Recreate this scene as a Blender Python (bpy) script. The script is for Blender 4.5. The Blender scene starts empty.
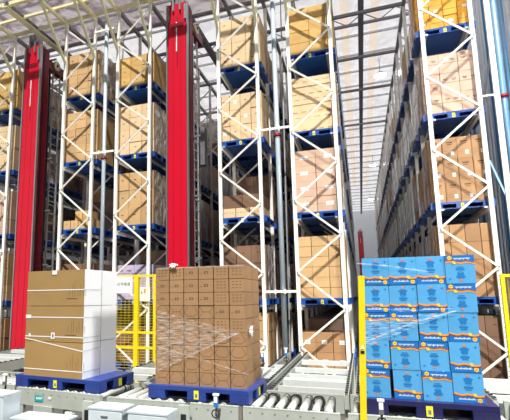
import bpy, math, random
from mathutils import Matrix, Vector
random.seed(7)
sc = bpy.context.scene
col = sc.collection
R = math.radians

# ------------------------------------------------------------------ materials
def mat(name, rgb, rough=.6, metal=0.0, noise=0.0, nscale=6.0, bump=0.0, bscale=40.0, vary=0.0, coat=0.0, emit=0.0, stretch=(1, 1, 1), spec=.5):
    m = bpy.data.materials.new(name); m.use_nodes = True
    nt = m.node_tree; N = nt.nodes; L = nt.links
    b = N['Principled BSDF']
    b.inputs['Base Color'].default_value = (*rgb, 1); b.inputs['Roughness'].default_value = rough
    b.inputs['Metallic'].default_value = metal; b.inputs['Coat Weight'].default_value = coat
    b.inputs['Coat Roughness'].default_value = .25; b.inputs['Specular IOR Level'].default_value = spec
    if emit:
        b.inputs['Emission Color'].default_value = (*rgb, 1); b.inputs['Emission Strength'].default_value = emit
    tc = N.new('ShaderNodeTexCoord'); mp = N.new('ShaderNodeMapping')
    L.new(tc.outputs['Object'], mp.inputs['Vector']); mp.inputs['Scale'].default_value = stretch
    last = None
    if noise or vary:
        rgbn = N.new('ShaderNodeRGB'); rgbn.outputs[0].default_value = (*rgb, 1); last = rgbn.outputs[0]
    if noise:
        n = N.new('ShaderNodeTexNoise'); n.inputs['Scale'].default_value = nscale; n.inputs['Detail'].default_value = 4
        L.new(mp.outputs[0], n.inputs['Vector'])
        mr = N.new('ShaderNodeMapRange'); mr.inputs[1].default_value = .3; mr.inputs[2].default_value = .7
        mr.inputs[3].default_value = 1 - noise; mr.inputs[4].default_value = 1 + noise
        L.new(n.outputs['Fac'], mr.inputs[0])
        h = N.new('ShaderNodeHueSaturation'); L.new(last, h.inputs['Color']); L.new(mr.outputs[0], h.inputs['Value']); last = h.outputs[0]
    if vary:
        oi = N.new('ShaderNodeObjectInfo')
        mr = N.new('ShaderNodeMapRange'); mr.inputs[3].default_value = 1 - vary; mr.inputs[4].default_value = 1 + vary
        L.new(oi.outputs['Random'], mr.inputs[0])
        h = N.new('ShaderNodeHueSaturation'); L.new(last, h.inputs['Color']); L.new(mr.outputs[0], h.inputs['Value']); last = h.outputs[0]
    if last is not None: L.new(last, b.inputs['Base Color'])
    if bump:
        n = N.new('ShaderNodeTexNoise'); n.inputs['Scale'].default_value = bscale; n.inputs['Detail'].default_value = 3
        L.new(mp.outputs[0], n.inputs['Vector'])
        bp = N.new('ShaderNodeBump'); bp.inputs['Strength'].default_value = bump; bp.inputs['Distance'].default_value = .02
        L.new(n.outputs['Fac'], bp.inputs['Height']); L.new(bp.outputs[0], b.inputs['Normal'])
    return m

def film_mat(name, lo, hi, scale, stretch=(1, 1, 1)):
    """clear plastic film: transparent with folds that turn whitish and glossy"""
    m = bpy.data.materials.new(name); m.use_nodes = True
    nt = m.node_tree; N = nt.nodes; L = nt.links
    b = N['Principled BSDF']; out = N['Material Output']
    b.inputs['Base Color'].default_value = (.9, .92, .95, 1); b.inputs['Roughness'].default_value = .18
    tr = N.new('ShaderNodeBsdfTransparent'); mx = N.new('ShaderNodeMixShader')
    tc = N.new('ShaderNodeTexCoord'); mp = N.new('ShaderNodeMapping'); mp.inputs['Scale'].default_value = stretch
    n = N.new('ShaderNodeTexNoise'); n.inputs['Scale'].default_value = scale; n.inputs['Detail'].default_value = 5
    mr = N.new('ShaderNodeMapRange'); mr.inputs[1].default_value = .42; mr.inputs[2].default_value = .7
    mr.inputs[3].default_value = lo; mr.inputs[4].default_value = hi
    bp = N.new('ShaderNodeBump'); bp.inputs['Strength'].default_value = .6; bp.inputs['Distance'].default_value = .02
    L.new(tc.outputs['Object'], mp.inputs['Vector']); L.new(mp.outputs[0], n.inputs['Vector'])
    L.new(n.outputs['Fac'], mr.inputs[0]); L.new(mr.outputs[0], mx.inputs[0])
    L.new(n.outputs['Fac'], bp.inputs['Height']); L.new(bp.outputs[0], b.inputs['Normal'])
    L.new(tr.outputs[0], mx.inputs[1]); L.new(b.outputs[0], mx.inputs[2]); L.new(mx.outputs[0], out.inputs['Surface'])
    return m

def roof_mat(name, rgb, trans, rib, crumple):
    m = bpy.data.materials.new(name); m.use_nodes = True
    nt = m.node_tree; N = nt.nodes; L = nt.links
    N.remove(N['Principled BSDF']); out = N['Material Output']
    d = N.new('ShaderNodeBsdfDiffuse'); t = N.new('ShaderNodeBsdfTranslucent'); mx = N.new('ShaderNodeMixShader')
    mx.inputs[0].default_value = trans
    tc = N.new('ShaderNodeTexCoord')
    n = N.new('ShaderNodeTexNoise'); n.inputs['Scale'].default_value = 1.1; n.inputs['Detail'].default_value = 6; n.inputs['Distortion'].default_value = 1.5
    L.new(tc.outputs['Object'], n.inputs['Vector'])
    cr = N.new('ShaderNodeValToRGB'); e = cr.color_ramp.elements
    e[0].position = .36; e[0].color = (rgb[0] * (1 - crumple), rgb[1] * (1 - crumple * 1.15), rgb[2] * (1 - crumple), 1)
    e[1].position = .6; e[1].color = (*rgb, 1)
    L.new(n.outputs['Fac'], cr.inputs[0])
    L.new(cr.outputs[0], d.inputs['Color']); L.new(cr.outputs[0], t.inputs['Color'])
    n2 = N.new('ShaderNodeTexNoise'); n2.inputs['Scale'].default_value = 3.5; n2.inputs['Detail'].default_value = 4
    L.new(tc.outputs['Object'], n2.inputs['Vector'])
    bp = N.new('ShaderNodeBump'); bp.inputs['Strength'].default_value = rib; bp.inputs['Distance'].default_value = .25
    L.new(n2.outputs['Fac'], bp.inputs['Height']); L.new(bp.outputs[0], d.inputs['Normal'])
    L.new(d.outputs[0], mx.inputs[1]); L.new(t.outputs[0], mx.inputs[2]); L.new(mx.outputs[0], out.inputs['Surface'])
    return m

M = dict(
    post=mat('painted_steel_cream', (.93, .92, .86), .45, noise=.06, nscale=5),
    postgrey=mat('galvanised_steel', (.42, .44, .46), .45, .5, noise=.12),
    hole=mat('dark_slot', (.03, .03, .035), .9),
    beam=mat('cream_roof_beam', (.86, .81, .50), .5, noise=.08, nscale=3),
    beamlight=mat('light_grey_purlin', (.72, .73, .76), .5, .1, noise=.1),
    beamgrey=mat('grey_roof_beam', (.27, .27, .30), .5, .2, noise=.1),
    navy=mat('blue_plastic', (.010, .075, .34), .38, noise=.12, nscale=5, vary=.15),
    navydark=mat('blue_plastic_near', (.02, .05, .27), .4, noise=.1, nscale=5),
    indigo=mat('indigo_plastic', (.014, .014, .085), .4, noise=.1, nscale=5),
    yellow=mat('yellow_sticker', (.85, .80, .02), .5),
    yellowpaint=mat('yellow_paint', (.86, .66, .01), .4, noise=.05),
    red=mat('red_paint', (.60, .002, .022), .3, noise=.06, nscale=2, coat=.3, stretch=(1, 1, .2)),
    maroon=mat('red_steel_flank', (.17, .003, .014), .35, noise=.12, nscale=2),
    chrome=mat('bright_steel_edge', (.62, .62, .64), .3, .9),
    steel=mat('machine_steel', (.32, .33, .36), .4, .7, noise=.15),
    black=mat('black_rubber', (.012, .012, .014), .5),
    white=mat('white_painted_steel', (.62, .65, .64), .4, noise=.05),
    conv=mat('conveyor_frame_paint', (.43, .46, .42), .45, noise=.07, nscale=4),
    roller=mat('roller_zinc', (.66, .69, .67), .3, .25, noise=.06),
    cab=mat('cabinet_paint', (.60, .68, .72), .4, noise=.04),
    paper=mat('white_paper', (.88, .88, .86), .7),
    ink=mat('printed_ink', (.10, .055, .03), .8),
    inkgrey=mat('grey_ink', (.16, .17, .2), .8),
    teal=mat('teal_sticker', (.01, .42, .42), .5),
    pipe=mat('painted_pipe', (.50, .60, .68), .35, .2),
    bluepipe=mat('blue_pipe', (.22, .42, .66), .35, .2),
    redcollar=mat('red_coupling', (.35, .01, .02), .4),
    floor=mat('polished_concrete', (.11, .115, .11), .35, noise=.2, nscale=1.2),
    wallw=mat('corrugated_wall', (.80, .86, .94), .4, noise=.05),
    wallb=mat('blue_wall_panel', (.05, .28, .62), .4, noise=.05),
    wallfar=mat('pale_wall', (.9, .92, .95), .7),
    lamp=mat('lit_lamp', (1, .98, .93), .5, emit=18),
    orange=mat('orange_mark', (.85, .18, .02), .5),
    blue=mat('blue_plastic_bright', (.02, .2, .62), .4),
    plum=mat('lilac_carton', (.50, .44, .60), .6, noise=.15, vary=.1),
    # cartons
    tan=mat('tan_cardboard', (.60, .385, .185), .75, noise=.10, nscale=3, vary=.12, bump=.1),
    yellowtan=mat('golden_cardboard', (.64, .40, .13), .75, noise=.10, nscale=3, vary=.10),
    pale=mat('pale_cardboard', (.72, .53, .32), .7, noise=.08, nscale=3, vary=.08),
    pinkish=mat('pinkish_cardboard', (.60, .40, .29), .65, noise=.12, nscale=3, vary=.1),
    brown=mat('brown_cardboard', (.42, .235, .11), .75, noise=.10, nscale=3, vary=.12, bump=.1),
    dark=mat('dark_brown_and_dimmed_cardboard', (.20, .11, .065), .75, noise=.10, nscale=3, vary=.12),
    orangebox=mat('orange_cardboard', (.78, .36, .03), .7, noise=.1, nscale=3, vary=.2),
    kraft=mat('kraft_cardboard', (.35, .20, .095), .75, noise=.07, nscale=2.5, vary=.07, bump=.12, bscale=25),
    ochre=mat('ochre_cardboard', (.38, .235, .085), .8, noise=.08, nscale=1.5, vary=.05),
    cartonwhite=mat('white_carton_side', (.93, .95, .97), .6),
    fold=mat('fold_crease', (.17, .09, .035), .85),
    tapestrip=mat('carton_tape', (.62, .47, .28), .3),
    sky=mat('light_blue_print', (.085, .34, .64), .4, noise=.06, nscale=8, vary=.06),
    skyband=mat('deep_blue_print', (.01, .15, .48), .4, noise=.05, vary=.05),
    skymid=mat('mid_blue_print', (.01, .17, .46), .45),
    ribbon=mat('orange_print', (.70, .30, .06), .45),
    ribbondark=mat('brown_print', (.30, .06, .02), .45),
    gold=mat('gold_print', (.85, .55, .04), .45),
    star=mat('star_print', (.70, .19, .04), .45),
    whiteink=mat('white_print', (.8, .88, .95), .5),
    wrapw=mat('wrapped_white', (.82, .80, .80), .25, noise=.55, nscale=5, vary=.1, stretch=(1, 1, .4), coat=.6),
    wrapb=mat('wrapped_brown', (.33, .20, .13), .28, noise=.45, nscale=6, vary=.25, stretch=(1, 1, .4), coat=.6),
    wrapm=mat('wrapped_mauve', (.13, .085, .09), .28, noise=.45, nscale=6, vary=.25, stretch=(1, 1, .4), coat=.6),
    film=film_mat('stretch_film', .0, .34, 16, (.5, 1, 4)),
    filmlight=film_mat('stretch_film_side', .05, .9, 5, (1, 1, .6)),
    roof=roof_mat('roof_insulation', (.88, .82, .86), .26, 1.0, .60),
    rooftint=roof_mat('roof_seam_sheet', (.80, .70, .62), .6, .3, .1),
    skylight=roof_mat('skylight_sheet', (.90, .92, .97), .50, .6, .18),
)

# ------------------------------------------------------------------ mesh builder
class MB:
    def __init__(s): s.v = []; s.f = []; s.mi = []; s.ms = []; s.sm = []
    def _m(s, m):
        if m not in s.ms: s.ms.append(m)
        return s.ms.index(m)
    def box(s, x0, x1, y0, y1, z0, z1, m, T=None, mats=None):
        p = [Vector(c) for c in ((x0, y0, z0), (x1, y0, z0), (x1, y1, z0), (x0, y1, z0), (x0, y0, z1), (x1, y0, z1), (x1, y1, z1), (x0, y1, z1))]
        if T is not None: p = [T @ q for q in p]
        n = len(s.v); s.v += [tuple(q) for q in p]
        for k, f in enumerate(((0, 3, 2, 1), (4, 5, 6, 7), (0, 1, 5, 4), (1, 2, 6, 5), (2, 3, 7, 6), (3, 0, 4, 7))):
            s.f.append(tuple(n + i for i in f)); s.sm.append(False)
            s.mi.append(s._m((mats or {}).get(k, m)))
        return s
    def bar(s, a, b, w, d, m, up=(0, 1, 0)):
        """rectangular bar from a to b; d measured along 'up'"""
        a = Vector(a); b = Vector(b); z = (b - a); L = z.length; z.normalize()
        y = Vector(up); y = (y - z * y.dot(z)).normalized(); x = y.cross(z)
        T = Matrix(((x.x, y.x, z.x, a.x), (x.y, y.y, z.y, a.y), (x.z, y.z, z.z, a.z), (0, 0, 0, 1)))
        return s.box(-w / 2, w / 2, -d / 2, d / 2, 0, L, m, T)
    def cyl(s, a, b, r, m, n=12, r2=None, cap=True, smooth=True):
        a = Vector(a); b = Vector(b); z = (b - a).normalized()
        h = Vector((0, 0, 1)) if abs(z.z) < .9 else Vector((1, 0, 0))
        x = h.cross(z).normalized(); y = z.cross(x); k = len(s.v); r2 = r if r2 is None else r2
        for c, rr in ((a, r), (b, r2)):
            for i in range(n):
                t = 2 * math.pi * i / n; s.v.append(tuple(c + x * math.cos(t) * rr + y * math.sin(t) * rr))
        mi = s._m(m)
        for i in range(n):
            j = (i + 1) % n; s.f.append((k + i, k + j, k + n + j, k + n + i)); s.mi.append(mi); s.sm.append(smooth)
        if cap:
            s.f.append(tuple(k + i for i in reversed(range(n)))); s.f.append(tuple(k + n + i for i in range(n)))
            s.mi += [mi, mi]; s.sm += [False, False]
        return s
    def poly(s, pts, m):
        k = len(s.v); s.v += [tuple(p) for p in pts]; s.f.append(tuple(range(k, k + len(pts)))); s.mi.append(s._m(m)); s.sm.append(False)
        return s
    def fq(s, x0, x1, z0, z1, y, m):      # quad facing -Y
        return s.poly([(x0, y, z0), (x1, y, z0), (x1, y, z1), (x0, y, z1)], m)
    def mesh(s, name):
        me = bpy.data.meshes.new(name); me.from_pydata(s.v, [], s.f)
        for m in s.ms: me.materials.append(m)
        me.polygons.foreach_set('material_index', s.mi); me.polygons.foreach_set('use_smooth', s.sm); me.update()
        return me
    def build(s, name, parent=None, loc=None):
        return link(name, s.mesh(name), parent, loc)

def link(name, me, parent=None, loc=None):
    o = bpy.data.objects.new(name, me); col.objects.link(o)
    if parent is not None: o.parent = parent
    if loc is not None: o.location = loc
    return o
def tag(o, label, cat, group=None, kind=None):
    o['label'] = label; o['category'] = cat
    if group: o['group'] = group
    if kind: o['kind'] = kind
    return o
def thing(name, loc, label, cat, group=None, rz=0):
    o = bpy.data.objects.new(name, None); o.empty_display_size = .1; col.objects.link(o)
    o.location = loc; o.rotation_euler = (0, 0, rz)
    return tag(o, label, cat, group)
def struct(o): o['kind'] = 'structure'; return o
def copy_tree(o, parent=None):
    c = o.copy(); col.objects.link(c); c.parent = parent
    for ch in list(o.children): copy_tree(ch, c)
    return c
ORD = ['first', 'second', 'third', 'fourth', 'fifth', 'sixth', 'seventh', 'eighth', 'ninth', 'tenth', 'eleventh', 'twelfth', 'thirteenth', 'fourteenth', 'fifteenth', 'sixteenth', 'seventeenth', 'eighteenth', 'nineteenth', 'twentieth', 'last']

# ------------------------------------------------------------------ setting
X0, X1, YF, YE, ZR = -16.0, 4.25, -1.5, 62.0, 13.4
f = MB(); f.box(X0, X1, YF, YE, -.1, 0, M['floor']); struct(f.build('floor'))
w = MB(); w.box(X0, X1, YE, YE + .15, 0, ZR, M['wallfar']); struct(w.build('wall_back'))
w = MB(); w.box(X0 - .15, X0, YF, YE, 0, ZR, M['wallfar']); struct(w.build('wall_left'))
w = MB()
y = YF; k = 0
while y < YE:
    mt = M['wallb'] if k % 7 == 5 or y < 12.2 and k % 4 > 1 else M['wallw']
    w.poly([(X1, y, 0), (X1, y, ZR), (X1, y + .16, ZR), (X1, y + .16, 0)], mt)
    w.poly([(X1, y + .16, 0), (X1, y + .16, ZR), (X1 + .06, y + .20, ZR), (X1 + .06, y + .20, 0)], mt)
    w.poly([(X1 + .06, y + .20, 0), (X1 + .06, y + .20, ZR), (X1 + .06, y + .32, ZR), (X1 + .06, y + .32, 0)], mt)
    w.poly([(X1 + .06, y + .32, 0), (X1 + .06, y + .32, ZR), (X1, y + .36, ZR), (X1, y + .36, 0)], mt)
    y += .36; k += 1
w.box(X1 + .1, X1 + .16, YF, YE, 0, ZR, M['wallw'])
struct(w.build('wall_right'))
# roof sheets: insulation with translucent strips
c = MB()
strips = [(-1.9, -.16, 'skylight'), (-.16, .16, 'rooftint'), (.16, 1.0, 'skylight'), (1.0, 1.32, 'rooftint'), (1.32, X1, 'skylight')]  # rightmost strip carried out to the wall, added to brighten it
for a, b, k in strips: c.poly([(a, 9.8, ZR), (a, 48, ZR), (b, 48, ZR), (b, 9.8, ZR)], M[k])
c.poly([(X0, 9.8, ZR), (X0, 15.6, ZR), (-1.9, 15.6, ZR), (-1.9, 9.8, ZR)], M['roof']); c.poly([(X0, 15.6, ZR), (X0, 48, ZR), (-1.9, 48, ZR), (-1.9, 15.6, ZR)], M['skylight'])
c.poly([(X0, 48, ZR), (X0, YE, ZR), (X1, YE, ZR), (X1, 48, ZR)], M['skylight'])  # all-skylight far end, added to light the end wall
struct(c.build('ceiling'))
n = 0
yy = 10.8
while yy < YE - 1:
    b = MB(); thick = n == 4
    b.box(X0, X1, yy - .03, yy + .03, ZR - .11, ZR - .02, M['beamlight'])
    if thick:
        b.box(X0, X1, yy - .04, yy + .04, ZR - .62, ZR - .52, M['beamgrey'])
        x = X0 + .5; s_ = 1
        while x < X1 - .6:
            b.bar((x, yy, ZR - .57), (x + .6, yy, ZR - .15), .03, .03, M['beamgrey'])
            b.bar((x + .6, yy, ZR - .15), (x + 1.2, yy, ZR - .57), .03, .03, M['beamgrey']); x += 1.2
    struct(b.build('trim_%d' % (n + 1)))
    yy += 1.65; n += 1
# ------------------------------------------------------------------ racks
FRONT = 11.32; BAY = 1.45; NB = 24; TOP = 11.1
LV = [.40, 2.16, 4.33, 6.50, 8.68]
LNAME = ['lowest level', 'second level', 'third level', 'fourth level', 'top level']
RK = [('leftmost rack', -11.90, -10.80, 'A'), ('second rack from left', -8.65, -7.55, 'B'), ('third rack from left', -6.69, -5.59, 'A'),
      ('fourth rack from left', -3.43, -2.32, 'B'), ('fifth rack from left', -1.46, -.37, 'A'), ('rightmost rack', 1.77, 2.82, 'B')]
NA = [.1, 1.0, 2.8, 4.62, 6.45, 8.22, 10.05]; NBn = [.1, 1.9, 3.7, 5.55, 7.37, 9.15, 11.0]
def upright_mesh(holes):
    m = MB(); m.box(-.045, .045, -.035, .035, 0, TOP + .05, M['post'])
    if holes:
        z = .3
        while z < TOP:
            for x in (-.022, .022): m.fq(x - .007, x + .007, z, z + .022, -.0358, M['hole'])
            z += .1
    m.box(-.075, .075, -.07, .07, 0, .02, M['postgrey'])
    return m.mesh('upright')
UP0 = upright_mesh(True); UP1 = upright_mesh(False)
def bracing_mesh(w, kind, front):
    left = NA if kind == 'A' else NBn; right = NBn if kind == 'A' else NA
    pts = sorted([(z, 0) for z in left[1:]] + [(z, 1) for z in right[1:]])
    m = MB(); m2 = M['post']
    prev = (.1, 1 - pts[0][1])
    for p in pts:
        xa = prev[1] * w; xb = p[1] * w
        m.bar((xa, -.062, prev[0]), (xb, -.062, p[0]), .045, .03, m2) if front else m.bar((xa, 0, prev[0]), (xb, 0, p[0]), .045, .03, m2)
        if front:                                       # the turned lip of the channel
            m.bar((xa, -.080, prev[0] + .013), (xb, -.080, p[0] + .013), .008, .008, m2)
        prev = p
    if front:
        for z, s_ in pts: m.cyl((s_ * w, -.085, z), (s_ * w, -.077, z), .016, M['steel'], 8)
    return m.mesh('bracing')
rail_m = {}
for ri, (rn, xa, xb, kd) in enumerate(RK):
    root = thing('pallet_rack', (xa, FRONT, 0), 'tall cream steel pallet rack, the ' + rn + ', with zigzag bracing', 'rack', 'pallet racks along the aisles')
    w = xb - xa
    bm0 = bracing_mesh(w, kd, True); bm1 = bracing_mesh(w, kd, False)
    for i in range(NB + 1):
        for x in (0, w): link('upright', UP0 if i == 0 and ri == 5 else UP1, root, (x, i * BAY, 0))
        link('bracing', bm0 if i == 0 else bm1, root, (0, i * BAY, 0))
    for z in LV:
        for x, s_ in ((0, 1), (w, -1)):
            m = MB(); x0 = x + s_ * .045; x1_ = x + s_ * .13
            m.box(min(x0, x1_), max(x0, x1_), .04, NB * BAY, z - .21, z - .168, M['postgrey'])
            m.box(min(x0, x0 + s_ * .012), max(x0, x0 + s_ * .012), .04, NB * BAY, z - .29, z - .20, M['post'])
            m.build('support_rail', root)
    for x in (0, w):
        m = MB(); m.box(x - .05, x + .05, .05, NB * BAY, TOP + .05, TOP + .16, M['beamgrey']); m.box(x - .045, x + .045, -1.33, .05, TOP + .05, TOP + .15, M['beam']); m.build('top_beam', root)
        m = MB(); m.bar((x, -.04, 9.85), (x, -1.27, TOP + .06), .07, .07, M['beam'], up=(1, 0, 0)); m.build('knee_brace', root)
# X-direction tie beams over all rack tops
for y, t in ((9.95, .11), (10.62, .08), (11.32, .09), (12.55, .09), (14.3, .09), (17.2, .09), (20.1, .09), (24.4, .09)):
    m = MB(); m.box(-7.2, 7.5, -t / 2, t / 2, 0, t, M['beam'] if y < 12 else M['beamgrey'])
    where = {9.95: 'foremost, above the red masts', 10.62: 'second from front', 11.32: 'above the front posts', 12.55: 'just behind the front posts', 14.3: 'three bays back', 17.2: 'five bays back', 20.1: 'seven bays back', 24.4: 'farthest back'}[y]
    o = m.build('tie_beam', None, (-5.7, y, TOP + .17)); tag(o, ('cream' if y < 12 else 'grey') + ' steel tie beam crossing rack tops, ' + where, 'beam', 'tie beams over the racks')

# ------------------------------------------------------------------ pallets
def pallet_mesh_parts(w, d, mt, h=.165, open_=False):
    deck = MB(); deck.box(-w / 2, w / 2, 0, d, h - .035, h, mt); deck.box(-w / 2, w / 2, 0, .02, h - .05, h - .035, mt)
    deck.box(-w / 2 + (.05 if open_ else 0), w / 2 - (.05 if open_ else 0), .07 if open_ else 0, d - .02, .004, .022, mt if not open_ else M['indigo'])  # near pallets: dark sheet added to stand for shade inside the openings
    blocks = []
    for i in range(3):
        for j in range(3):
            b = MB(); bw = .12 if i != 1 else .125; cx = (-1 + i) * (w / 2 - bw); cy = d / 2 + (-1 + j) * (d / 2 - .09)
            b.box(cx - bw, cx + bw, cy - .088, cy + .088, 0 if open_ else .022, h - .035, mt)
            if open_ and j == 0 and i != 1:
                for q in range(4):
                    for r_ in range(3): b.fq(cx - .04 + q * .03 + (.02 if i == 2 else -.05), cx - .028 + q * .03 + (.02 if i == 2 else -.05), .03 + r_ * .03, .043 + r_ * .03, cy - .089, M['hole'])
            blocks.append(b)
    return deck, blocks
def make_pallet(loc, label, group, w=1.30, d=1.05, mt=None, rz=0, sticker=True, side_sticker=False, near=False):
    mt = mt or M['navy']
    root = thing('plastic_pallet', loc, label, 'pallet', group, rz)
    deck, blocks = pallet_mesh_parts(w, d, mt, .16 if near else .165, near)
    deck.build('deck', root)
    for b in blocks: b.build('block', root)
    if sticker:
        s_ = MB(); s_.fq(-.032, .032, .02, .125, -.004, M['yellow']); s_.fq(-.016, .016, .04, .085, -.0045, M['inkgrey']); s_.build('sticker', root)
    if side_sticker:
        s_ = MB(); x = w / 2 + .004; s_.poly([(x, .46, .02), (x, .54, .02), (x, .54, .125), (x, .46, .125)], M['yellow']); s_.build('sticker', root)
    return root
_d, _b = pallet_mesh_parts(1.30, 1.05, M['navy'])
PM = MB(); PM.v = list(_d.v); PM.f = list(_d.f); PM.mi = list(_d.mi); PM.sm = list(_d.sm); PM.ms = list(_d.ms)
for b in _b:
    k = len(PM.v); PM.v += b.v; PM.f += [tuple(i + k for i in f_) for f_ in b.f]; PM.mi += [PM._m(b.ms[q]) for q in b.mi]; PM.sm += b.sm
PALLET_MESH = PM.mesh('plastic_pallet')

# ------------------------------------------------------------------ cartons
carton_cache = {}
def carton_mesh(w, h, d, tone, style):
    key = (round(w, 3), round(h, 3), round(d, 3), tone, style)
    if key in carton_cache: return carton_cache[key]
    m = MB(); g = .006; hw = w / 2 - g; y = -.0012
    m.box(-hw, hw, 0, d - g, 0, h - g, M[tone])
    s = style
    if s in ('tape', 'text'): m.fq(-hw, hw, h * .5 - .008, h * .5 + .004, y, M['fold']) if h > .3 else None
    if s == 'text':
        for k in range(2):
            x = (-.5 + k) * hw * .9
            m.fq(x - hw * .26, x + hw * .26, h * .66, h * .70, y, M['ink']); m.fq(x - hw * .18, x + hw * .2, h * .60, h * .63, y, M['ink'])
    if s == 'print':
        m.fq(-hw * .45, hw * .45, h * .74, h * .80, y, M['ink']); m.fq(-hw * .35, hw * .35, h * .66, h * .69, y, M['ink'])
        for k in range(3): m.fq(-hw * .8, -hw * .1, h * (.2 + .08 * k), h * (.21 + .08 * k), y, M['ink'])
        m.fq(hw * .15, hw * .6, h * .16, h * .34, y * 2, M['paper'])
        m.fq(-hw * .93, -hw * .9, h * .1, h * .9, y, M['fold'])
    if s == 'label':
        m.fq(-hw * .3, hw * .35, h * .40, h * .62, y, M['paper']); m.fq(-hw, hw, h * .5 - .006, h * .5, y, M['fold'])
    if s == 'marks':
        for k in range(4): m.fq(hw * (-.8 + .42 * k), hw * (-.8 + .42 * k + .26), h * .5, h * .54, y, M['ink'])
    if s == 'straps':
        for k in (-.55, .5): m.fq(hw * k, hw * k + .02, 0, h - g, y, M['gold'])
        for k in range(5): m.fq(hw * (-.85 + .36 * k), hw * (-.85 + .36 * k + .2), h * .1, h * .22, y, M['brown'])
    if s == 'plain':
        m.fq(-hw * .25, hw * .15, h * .55, h * .60, y, M['ink'])
    if s in ('hex', 'hex2'):
        t = .006
        def ln(a, b):
            ax, az = a; bx, bz = b; L = math.hypot(bx - ax, bz - az); nx, nz = -(bz - az) / L * t / 2, (bx - ax) / L * t / 2
            m.poly([(ax - nx, y, az - nz), (bx - nx, y, bz - nz), (bx + nx, y, bz + nz), (ax + nx, y, az + nz)], M['fold'])
        a = h * .5; q = hw * .48
        if s == 'hex':      # creases leaning to the lower corners
            ln((-hw, a * .9), (-q, h * .18)); ln((-q, h * .18), (q, h * .18)); ln((q, h * .18), (hw, a * .9))
            ln((-hw, a * .9), (-q, h * .93)); ln((hw, a * .9), (q, h * .93))
        else:
            ln((-hw, h * .95), (-q, a)); ln((-q, a), (q, a)); ln((q, a), (hw, h * .95)); ln((-q, a), (-hw, .01)); ln((q, a), (hw, .01))
    if s == 'square':
        m.fq(-hw * .25, hw * .3, h * .42, h * .60, y, M['ink']); m.fq(-hw * .1, hw * .2, h * .45, h * .55, y * 1.5, M['kraft'])
        m.fq(-hw * .8, -hw * .5, h * .42, h * .45, y, M['ink'])
    if s == 'dots':
        for k in (-.6, -.1, .4):
            for z in (.28, .52, .74): m.fq(hw * k, hw * (k + .22), h * z, h * (z + .05), y, M['ink'])
    me = m.mesh('cardboard_box'); carton_cache[key] = me; return me

TN = {'tan': 'tan', 'yellowtan': 'golden', 'pale': 'pale tan', 'pinkish': 'pinkish tan', 'brown': 'brown', 'dark': 'dark brown', 'orangebox': 'orange', 'plum': 'lilac', 'kraft': 'kraft brown'}
def rows_name(i, n): return 'only row' if n == 1 else 'top row' if i == n - 1 else 'bottom row' if i == 0 else ORD[n - 1 - i] + ' row'
def cols_name(i, n): return ORD[i] + ' from left'
# front loads: rack index, level -> list of (nx, nz, height, tone, style, x-extent)
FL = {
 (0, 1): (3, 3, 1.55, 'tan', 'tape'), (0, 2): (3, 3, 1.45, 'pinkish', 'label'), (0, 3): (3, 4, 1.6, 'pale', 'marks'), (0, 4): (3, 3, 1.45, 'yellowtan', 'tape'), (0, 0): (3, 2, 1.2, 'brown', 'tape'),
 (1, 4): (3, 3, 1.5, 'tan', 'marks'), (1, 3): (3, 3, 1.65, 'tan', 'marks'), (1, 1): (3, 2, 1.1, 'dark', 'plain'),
 (2, 4): (3, 3, 1.0, 'yellowtan', 'plain'), (2, 3): (3, 4, 1.55, 'pale', 'plain'), (2, 2): (3, 3, 1.6, 'tan', 'plain'), (2, 1): (2, 2, 1.0, 'plum', 'text'), (2, 0): (3, 2, 1.0, 'dark', 'plain'),  # lowest load: dark tone paints in the shade behind the fence
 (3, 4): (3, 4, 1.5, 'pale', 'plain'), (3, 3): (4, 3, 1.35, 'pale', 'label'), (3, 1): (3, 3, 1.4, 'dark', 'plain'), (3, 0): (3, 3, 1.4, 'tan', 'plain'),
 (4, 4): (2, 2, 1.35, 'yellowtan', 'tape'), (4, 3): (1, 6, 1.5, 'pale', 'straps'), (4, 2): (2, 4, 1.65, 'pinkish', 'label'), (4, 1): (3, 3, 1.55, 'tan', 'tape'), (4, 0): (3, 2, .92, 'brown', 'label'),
 (5, 4): (4, 5, 1.55, 'orangebox', 'label'), (5, 3): (3, 3, 1.5, 'pinkish', 'text'), (5, 2): (4, 3, 1.55, 'brown', 'print'), (5, 1): (4, 2, 1.65, 'brown', 'tape'), (5, 0): (3, 3, 1.35, 'dark', 'plain')}  # lowest load: dark tone paints in the dimmer light low down
LOADY = FRONT + .17
def rack_box(ri, lv, cx, cz, w, h, d, tone, style, rown, coln, y=LOADY, dz=0):
    o = link('cardboard_box', carton_mesh(w, h, d, tone, style), None, (cx, y, cz))
    place = LNAME[lv] + ' of ' + RK[ri][0]
    tag(o, '%s carton, %s, %s, %s' % (TN[tone], rown, coln, place), 'box', 'cartons at the front of the racks')
    return o
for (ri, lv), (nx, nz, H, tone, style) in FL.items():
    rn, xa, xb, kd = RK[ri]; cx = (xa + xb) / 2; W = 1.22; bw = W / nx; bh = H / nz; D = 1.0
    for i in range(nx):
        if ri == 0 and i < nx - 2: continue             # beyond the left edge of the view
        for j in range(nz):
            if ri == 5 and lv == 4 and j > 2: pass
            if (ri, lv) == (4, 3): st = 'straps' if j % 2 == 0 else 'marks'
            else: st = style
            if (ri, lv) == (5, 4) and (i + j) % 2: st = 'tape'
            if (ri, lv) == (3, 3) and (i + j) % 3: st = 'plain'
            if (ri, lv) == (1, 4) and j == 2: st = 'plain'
            rack_box(ri, lv, cx - W / 2 + bw * (i + .5) + random.uniform(-.004, .004), LV[lv] + j * bh, bw, bh, D, tone, st, rows_name(j, nz), cols_name(i, nx), LOADY + random.uniform(0, .02))
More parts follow.
